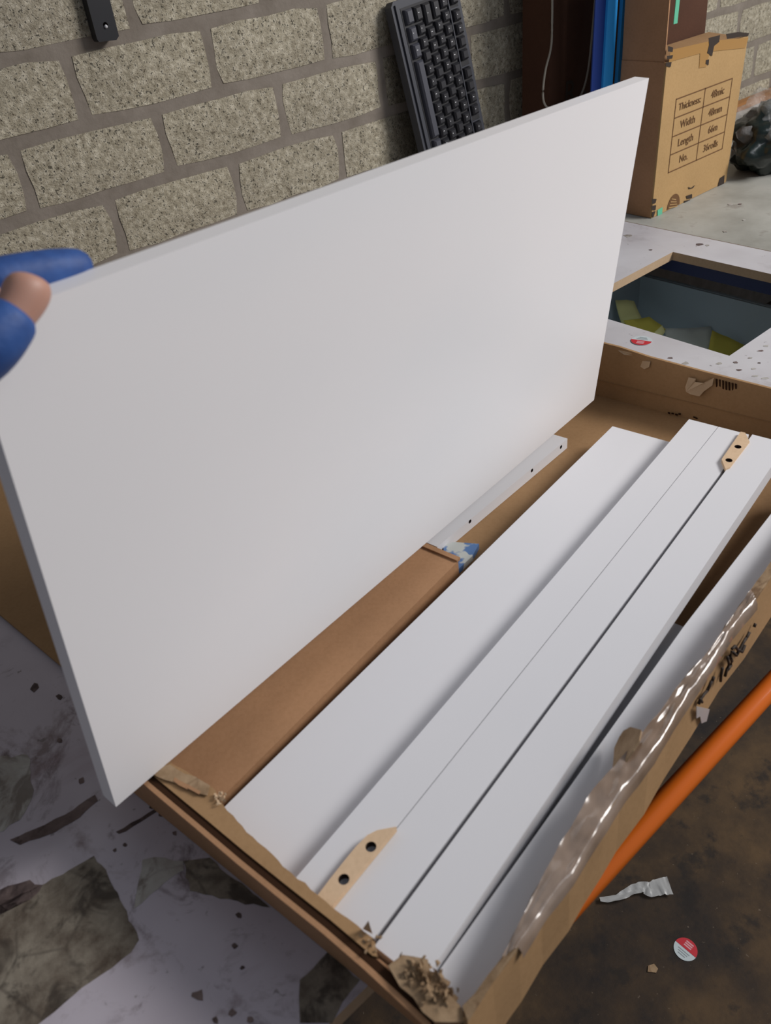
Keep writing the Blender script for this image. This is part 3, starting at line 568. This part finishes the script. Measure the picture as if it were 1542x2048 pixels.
for ry, ws_ in R_:
    x = 0.0
    for w_ in ws_:
        if w_ >= 0.9 and 0.026 + (x + w_) * ku < KL - 0.02:
            L, W_ = w_ * ku - 0.005, ku - 0.005; cx = 0.026 + (x + w_ / 2) * ku; cy = rows_y0 + (ry + 0.5) * ku
            key = (round(w_, 2), ry == 0)
            if key not in kc:
                vs = []
                for h, ins in ((0.0, 0), (0.009, 0.002), (0.0145, 0.0065)):
                    for sx_, sy_ in ((-1, -1), (1, -1), (1, 1), (-1, 1)): vs.append(kd * (sx_ * (L / 2 - ins)) + kr * (sy_ * (W_ / 2 - ins)) + kn * h)
                vs = [p_ for p_ in vs]; fs = [(3, 2, 1, 0), (8, 9, 10, 11)]
                for l_ in (0, 4): fs += [(l_ + i, l_ + (i + 1) % 4, l_ + 4 + (i + 1) % 4, l_ + 4 + i) for i in range(4)]
                o = mk('key', vs, fs, M['key_lt'] if ry == 0 else M['key'], kb, loc=kp(cx, cy, 0.0012)); kc[key] = o.data
            else: o = link('key', kc[key], None, kb, loc=kp(cx, cy, 0.0012))
            if w_ < 2.5 and random.random() < 0.75:
                # small printed legend
                box('legend', kd * -0.003 + kr * (-0.006) + kn * 0.0146, kd * 0.0022, kr * (0.005 if random.random() < .5 else 0.003), kn * 0.0004, M['legend'])
                lo = bpy.context.scene.collection.objects[-1]; lo.parent = o; lo.location = (0, 0, 0)
        x += w_
# ------------------------------------------------------------------ hanging black strap
hx = [(182, 0), (228, 0), (238, 72), (233, 80), (198, 84), (194, 78)]
P = [oy(u, v, -0.035) for u, v in hx]; up = V((-0.006, 0, 0.30)); P[0] = P[0] + up; P[1] = P[1] + up
st = thing('hanging_tool_handle', (P[4] + P[3]) / 2, 'black plastic tool handle hanging on the block wall, top left', 'tool')
holed('handle', P, (0, 0.026, 0), [oy(211, 50, -0.035)], 0.006, (0, 1, 0), st, M['black'])
tube('hook', [V((P[0].x + .03, 0.01, P[0].z - 0.02)), V((P[0].x + .03, -0.06, P[0].z - 0.02))], 0.004, M['cable'], st)
c_ = oy(212, 53, -0.0365); bm = bmesh.new(); bmesh.ops.create_uvsphere(bm, u_segments=10, v_segments=6, radius=0.004, matrix=Matrix.Translation(c_)); bmk('rivet', bm, M['legend'], st, True)

# ------------------------------------------------------------------ tape carton with printed table
FY = -0.558; fbl, fbr = oz(1304, 437), oz(1450, 364); xl, xr = fbl.x, fbr.x
ztl, ztr = oy(1340, 122, FY).z, oy(1497, 73, FY).z; zt = (ztl + ztr) / 2; DY = 0.165
tc = thing('tape_carton', ((xl + xr) / 2, FY + DY / 2, 0.0005), 'upright tan cardboard carton with a printed size table, standing on the far worktop', 'cardboard box')
tq = 0.006
box('front_panel', (xl, FY, 0.0005), (xr - xl, 0, 0), (0, tq, 0), (0, 0, zt), M['card_tan'], tc, 0.001)
box('side_panel', (xl, FY + tq, 0.0005), (tq, 0, 0), (0, DY - tq, 0), (0, 0, zt), M['card_red'], tc)  # sides use darker card than the front: their shade put into the colour
box('side_panel', (xr - tq, FY + tq, 0.0005), (tq, 0, 0), (0, DY - tq, 0), (0, 0, zt), M['card_red'], tc)
box('back_panel', (xl + tq, FY + DY - tq, 0.0005), (xr - xl - 2 * tq, 0, 0), (0, tq, 0), (0, 0, zt), M['card_tan'], tc)
box('top_flap', (xl + tq, FY + 0.004, zt - 0.008), (xr - xl - 2 * tq, 0, 0), (0, 0.14, 0.012), (0, 0, 0.005), M['card_in'], tc)
box('inner_floor', (xl + tq, FY + tq, zt - 0.02), (xr - xl - 2 * tq, 0, 0), (0, DY - 2 * tq, 0), (0, 0, 0.004), M['card_in'], tc)
sheet('side_flap', [(xl + 0.002, FY + 0.01, zt), (xl + 0.002, FY + DY, zt), (xl - 0.01, FY + DY, zt + 0.34), (xl - 0.01, FY + 0.01, zt + 0.34)], (0.005, 0, 0), M['card_red'], tc)  # same darker card, shaded tone in the colour
sheet('back_flap', [(xl + 0.01, FY + 0.155, zt), (xr - 0.01, FY + 0.155, zt), (xr - 0.005, FY + 0.17, zt + 0.34), (xl + 0.01, FY + 0.17, zt + 0.34)], (0, 0.005, 0), M['card_dark'], tc)
def F(u, v, off=0.0015): return oy(u, v, FY - off)
def FP(px, m_, nm, off=0.0008):
    bm = bmesh.new(); prism(bm, [F(u, v, off) for u, v in px], (0, -0.0006, 0)); return bmk(nm, bm, m_, tc)
# table grid fitted on the panel
g00, g10, g01 = F(1355, 191), F(1466, 163), F(1337, 338)
gl = min(g00.x, g01.x) * .5 + max(g00.x, g01.x) * .5; gr = g10.x; gt = (g00.z + g10.z) / 2; gb = (g01.z + F(1442, 306).z) / 2; gm = F(1402, 250).x
gr = (g10.x + F(1442, 306).x) / 2; th_ = 0.0032
def bar(x0, z0, x1, z1): box('table_line', (x0, FY - 0.0012, z0), (x1 - x0, 0, 0), (0, 0.0012, 0), (0, 0, z1 - z0), M['ink'], tc)
for i in range(5): z = gt + (gb - gt) * i / 4; bar(gl, z - th_ / 2, gr, z + th_ / 2)
for x in (gl, gm, gr): bar(x - th_ / 2, gb - th_ / 2, x + th_ / 2, gt + th_ / 2)
rh = (gt - gb) / 4
for i, (a, b) in enumerate((('Thickness:', '48mic'), ('Width', '48mm'), ('Length', '66m'), ('No.', '36rolls'))):
    z = gt - rh * (i + .5)
    for s_, x in ((a, (gl + gm) / 2), (b, (gm + gr) / 2)): text('printed_word', s_, 0.034 if len(s_) < 9 else 0.031, (x, FY - 0.0012, z), (1, 0, 0), (0, 0, 1), M['ink'], tc, 'CENTER')
# brown tape bands, scuffs and small green tags
FP([(1341, 100), (1420, 82), (1497, 75), (1490, 96), (1420, 103), (1412, 134), (1398, 136), (1400, 107), (1345, 122), (1337, 128)], mat('amber_tape', (0.40, 0.215, 0.06), 0.25, coat=0.5), 'amber_tape')
for px in ([(1417, 76), (1440, 70), (1438, 84), (1428, 92), (1424, 112), (1414, 106), (1418, 90)], [(1452, 68), (1476, 64), (1498, 66), (1496, 72), (1480, 74), (1454, 78)], [(1336, 92), (1346, 95), (1345, 104), (1336, 103)], [(1334, 112), (1346, 110), (1344, 117), (1334, 118)], [(1332, 125), (1343, 124), (1341, 134), (1331, 132)], [(1412, 120), (1418, 119), (1417, 130), (1411, 128)],
           [(1304, 398), (1313, 398), (1311, 406), (1304, 408)], [(1303, 412), (1312, 410), (1311, 420), (1303, 420)], [(1304, 424), (1311, 422), (1307, 434), (1304, 434)], [(1376, 374), (1382, 376), (1390, 370), (1386, 376), (1378, 378)], [(1372, 392), (1384, 388), (1384, 396), (1374, 398)], [(1368, 402), (1380, 399), (1379, 410), (1369, 412)], [(1388, 402), (1396, 399), (1396, 405), (1388, 407)], [(1400, 400), (1410, 396), (1428, 390), (1428, 394), (1408, 401)], [(1440, 356), (1449, 350), (1447, 376), (1438, 380), (1436, 370)]):
    FP(px, M['marker'], 'print_fragment', 0.0016)
cc = F(1347, 408, 0.001); bm = bmesh.new(); prism(bm, [cc + V((0.038 * math.cos(t_ / 12 * math.pi), 0, 0.044 * math.sin(t_ / 12 * math.pi) - .01)) for t_ in range(0, 13)], (0, -0.001, 0)); bmk('round_emblem', bm, M['ink'], tc)
for i in range(4): box('emblem_stripe', cc + V((-0.03 + 0.004 * i, -0.0012, -0.006 + 0.009 * i)), (0.055 - 0.009 * i, 0, -0.010), (0, -0.0008, 0), (0, 0, 0.003), M['card_tan'], tc)
for px in ([(1315, 420), (1325, 414), (1324, 430), (1315, 432)], [(1439, 380), (1446, 374), (1446, 382), (1439, 386)]): FP(px, M['green'], 'green_tag', 0.0022)
g_ = oy(1352, 0, FY + 0.01); box('green_tag', (g_.x - 0.012, FY + 0.004, zt + 0.1), (0.02, 0, 0), (0, -0.002, 0), (0, 0, 0.12), M['green'], tc)

# ------------------------------------------------------------------ second dark carton, blue post, cable
yl = -0.20; a = oy(1097, 208, yl); xL = a.x; xR2 = oy(1250, 60, yl).x + 0.02
dc = thing('dark_carton', ((xL + xR2) / 2, yl + 0.07, 0.0005), 'tall dark red-brown cardboard carton against the wall behind the blue post', 'cardboard box')
box('front_panel', (xL, yl, 0.0005), (xR2 - xL, 0, 0), (0, 0.006, 0), (0, 0, 1.05), M['card_dark'], dc)
box('body', (xL, yl + 0.006, 0.0005), (xR2 - xL, 0, 0), (0, 0.11, 0), (0, 0, 1.04), M['card_dark'], dc, 0.003)
c_ = oy(1128, 192, yl - 0.001); text('printed_letter', 'R', 0.11, c_, (1, 0, 0), (0, 0, 1), M['marker'], dc); text('printed_letter', 'e', 0.10, oy(1150, 196, yl - 0.001) + V((0.02, 0, 0)), (1, 0, 0), (0, 0, 1), M['marker'], dc)
yp = -0.36; ux_ = [oy(u, 90, yp).x for u in (1187, 1207, 1226, 1238, 1249)]
up_ = thing('rack_upright', ((ux_[0] + ux_[4]) / 2, yp, 0.0005), 'blue painted steel rack upright between the two cardboard cartons', 'post')
box('face', (ux_[0], yp, 0.0005), (ux_[1] - ux_[0], 0, 0), (0, 0.004, 0), (0, 0, 1.25), M['blue'], up_)
box('flange', (ux_[1], yp - 0.008, 0.0005), (ux_[2] - ux_[1], 0, 0), (0, 0.012, 0), (0, 0, 1.25), M['blue_lt'], up_, 0.002)
box('channel', (ux_[2], yp + 0.03, 0.0005), (ux_[3] - ux_[2] + .01, 0, 0), (0, 0.004, 0), (0, 0, 1.25), M['navy'], up_)
box('flange', (ux_[3], yp - 0.004, 0.0005), (ux_[4] - ux_[3], 0, 0), (0, 0.012, 0), (0, 0, 1.25), M['blue_lt'], up_, 0.002)
box('web', (ux_[1] + .01, yp + 0.004, 0.0005), (0.004, 0, 0), (0, 0.03, 0), (0, 0, 1.25), M['blue'], up_)
box('foot', (ux_[0] - .005, yp - 0.01, 0.0003), (ux_[4] - ux_[0] + .01, 0, 0), (0, 0.05, 0), (0, 0, 0.005), M['blue'], up_)
cp = [oy(u, v, yl - 0.015) for u, v in ((1105, -60), (1104, 60), (1101, 100), (1091, 140), (1086, 180), (1088, 205), (1098, 216), (1120, 218), (1150, 205), (1166, 180), (1176, 140), (1182, 90), (1190, 0), (1196, -60))]
o = tube('pale_cable', spline(cp, 6), 0.0035, M['cable']); tag(o, 'thin pale cable looped in front of the dark carton by the blue post', 'cable')

# ------------------------------------------------------------------ bag of dark stuff on the far right
bc = oz(1545, 352) + V((0.10, 0.06, 0)); 
def lump(name, c, rx, ry, rz, mat_, seed, amp, parent=None):
    bm = bmesh.new(); bmesh.ops.create_icosphere(bm, subdivisions=4, radius=1)
    for v in bm.verts:
        q = v.co.copy(); k_ = 1 + amp * noise.noise(q * 2.2 + V((seed, 0, 0))) + amp * .5 * noise.noise(q * 6 + V((0, seed, 0)))
        v.co = V((q.x * rx * k_, q.y * ry * k_, max(q.z * rz * k_, -rz * 0.82))) + V(c)
    return bmk(name, bm, mat_, parent, True)
bg = thing('wrapped_bundle', (bc.x, bc.y, 0.0), 'dark green-black bundle in clear plastic at the far right of the bench', 'bundle')
lump('bundle', bc + V((0, 0, 0.105)), 0.21, 0.14, 0.125, M['bag'], 3, 0.3, bg); lump('plastic_wrap', bc + V((0.02, 0, 0.175)), 0.17, 0.13, 0.09, M['film'], 9, 0.5, bg)

# ------------------------------------------------------------------ bin under the cut-out with sanding paper
ZB = -0.16
bf0, bf1 = oz(1281, 556, ZB), oz(1542, 607, ZB); bx1 = (bf0.x + bf1.x) / 2; bx0 = 0.80; by1 = bf0.y + 0.02; by0 = -1.34
bn = thing('storage_bin', ((bx0 + bx1) / 2, (by0 + by1) / 2, FLOOR_Z), 'grey plastic bin under the rectangular cut-out in the worktop', 'bin')
vs, fs = [], []; tp = 0.05; zb_ = FLOOR_Z + 0.006
def ringv(x0, x1, y0, y1, z): return [(x0, y0, z), (x1, y0, z), (x1, y1, z), (x0, y1, z)]
vs = ringv(bx0 + tp, bx1 - tp, by0 + tp, by1 - tp, zb_) + ringv(bx0, bx1, by0, by1, ZB) + ringv(bx0 + .008, bx1 - .008, by0 + .008, by1 - .008, ZB) + ringv(bx0 + tp + .008, bx1 - tp - .008, by0 + tp + .008, by1 - tp - .008, zb_ + .01)
for l_ in (0, 4, 8): fs += [(l_ + i, l_ + (i + 1) % 4, l_ + 4 + (i + 1) % 4, l_ + 4 + i) for i in range(4)]
fs += [(3, 2, 1, 0), (12, 13, 14, 15)]; mk('shell', vs, fs, M['bin'], bn)
for (o_, u_, v_) in (((bx1, by0, ZB - .012), (0.012, 0, 0), (0, by1 - by0, 0)), ((bx0, by1, ZB - .012), (bx1 - bx0, 0, 0), (0, 0.012, 0)), ((bx0 - .012, by0, ZB - .012), (.012, 0, 0), (0, by1 - by0, 0))): box('rim', o_, u_, v_, (0, 0, 0.014), M['bin'], bn, 0.003)
fz = ZB - 0.32
box('rubbish_fill', (bx0 + .04, by0 + .04, fz - .1), (bx1 - bx0 - .08, 0, 0), (0, by1 - by0 - .08, 0), (0, 0, 0.09), M['bin'], bn)
def paper(px, zf, z0, curl, m_, label, seed=0):
    """a curled sheet of sanding paper: pixel outline placed on its own slanted plane, bent across"""
    cz = z0; c = oz(*px[0], cz); nrm = V((-0.55, -0.45, 0.7)).normalized() if zf is None else V(zf).normalized()
    P = [onp(u, v, c, nrm) for u, v in px]; cen = sum(P, V()) / len(P); ax = (P[0] - cen).normalized()
    bm = bmesh.new(); prism(bm, P, nrm * 0.0015); bmesh.ops.triangulate(bm, faces=bm.faces); bmesh.ops.subdivide_edges(bm, edges=bm.edges, cuts=2, use_grid_fill=True)
    for v in bm.verts:
        t_ = (v.co - cen).dot(ax); v.co += nrm * (curl * (t_ * t_) * 8 + 0.006 * noise.noise(v.co * 20 + V((seed, 0, 0))))
    o = bmk('sanding_paper', bm, m_, None, True); tag(o, label, 'paper', 'sanding paper offcuts in the bin'); return o
paper([(1228, 602), (1252, 600), (1268, 602), (1281, 637), (1262, 643), (1244, 650)], (-0.6, -0.6, 0.5), -0.20, 0.8, M['yel_pale'], 'curled yellow paper standing up at the left of the bin', 1)
paper([(1244, 646), (1270, 640), (1298, 634), (1320, 650), (1329, 662), (1322, 672), (1290, 668), (1250, 652)], (-0.5, -0.5, 0.7), -0.24, 0.5, M['yel'], 'crumpled olive yellow paper beside the curled yellow sheet', 2)
paper([(1326, 660), (1380, 656), (1422, 652), (1424, 680), (1420, 702), (1390, 696), (1330, 676)], (-0.5, -0.5, 0.7), -0.27, 0.2, M['yel_back'], 'white back of a paper sheet in the middle of the bin', 3)
paper([(1422, 662), (1455, 674), (1494, 694), (1462, 716), (1415, 704)], (-0.5, -0.6, 0.6), -0.25, 0.3, M['yel'], 'flat mustard yellow paper at the right of the bin', 4)
paper([(1305, 668), (1325, 650), (1330, 664), (1322, 676)], (-0.4, -0.6, 0.6), -0.23, 0.3, M['yel_pale'], 'small pale yellow curl of paper in the bin', 5)

# ------------------------------------------------------------------ litter on the floor
cp = [oz(u, v, FLOOR_Z + 0.01) for u, v in ((1200, 1800), (1235, 1796), (1262, 1782), (1285, 1775), (1300, 1780), (1322, 1774), (1340, 1772))]
wv, wf = [], []; sp_ = spline(cp, 5)
for i, p_ in enumerate(sp_):
    t_ = i / (len(sp_) - 1); wd = 0.006 + 0.02 * t_; t3 = (sp_[min(i + 1, len(sp_) - 1)] - sp_[max(i - 1, 0)]).normalized(); s_ = t3.cross(V((0, 0, 1))).normalized()
    for j in range(5): wv.append(p_ + s_ * wd * (j / 2 - 1) + V((0, 0, 0.008 * noise.noise(V((i * .5, j * .9, 2))) + 0.003)))
for i in range(len(sp_) - 1):
    for j in range(4): wf.append((i * 5 + j, i * 5 + j + 1, i * 5 + 6 + j, i * 5 + 5 + j))
o = mk('plastic_strip', wv, wf, M['filmw'], None, True); tag(o, 'twisted strip of milky plastic on the floor beside the orange bar', 'plastic strip')
o = sheet('plastic_scrap', [oz(u, v, FLOOR_Z + .001) for u, v in ((1296, 1932), (1308, 1928), (1316, 1938), (1312, 1946), (1295, 1944))], (0, 0, 0.002), M['card_torn']); tag(o, 'small pale scrap on the brown floor near the round sticker', 'scrap')
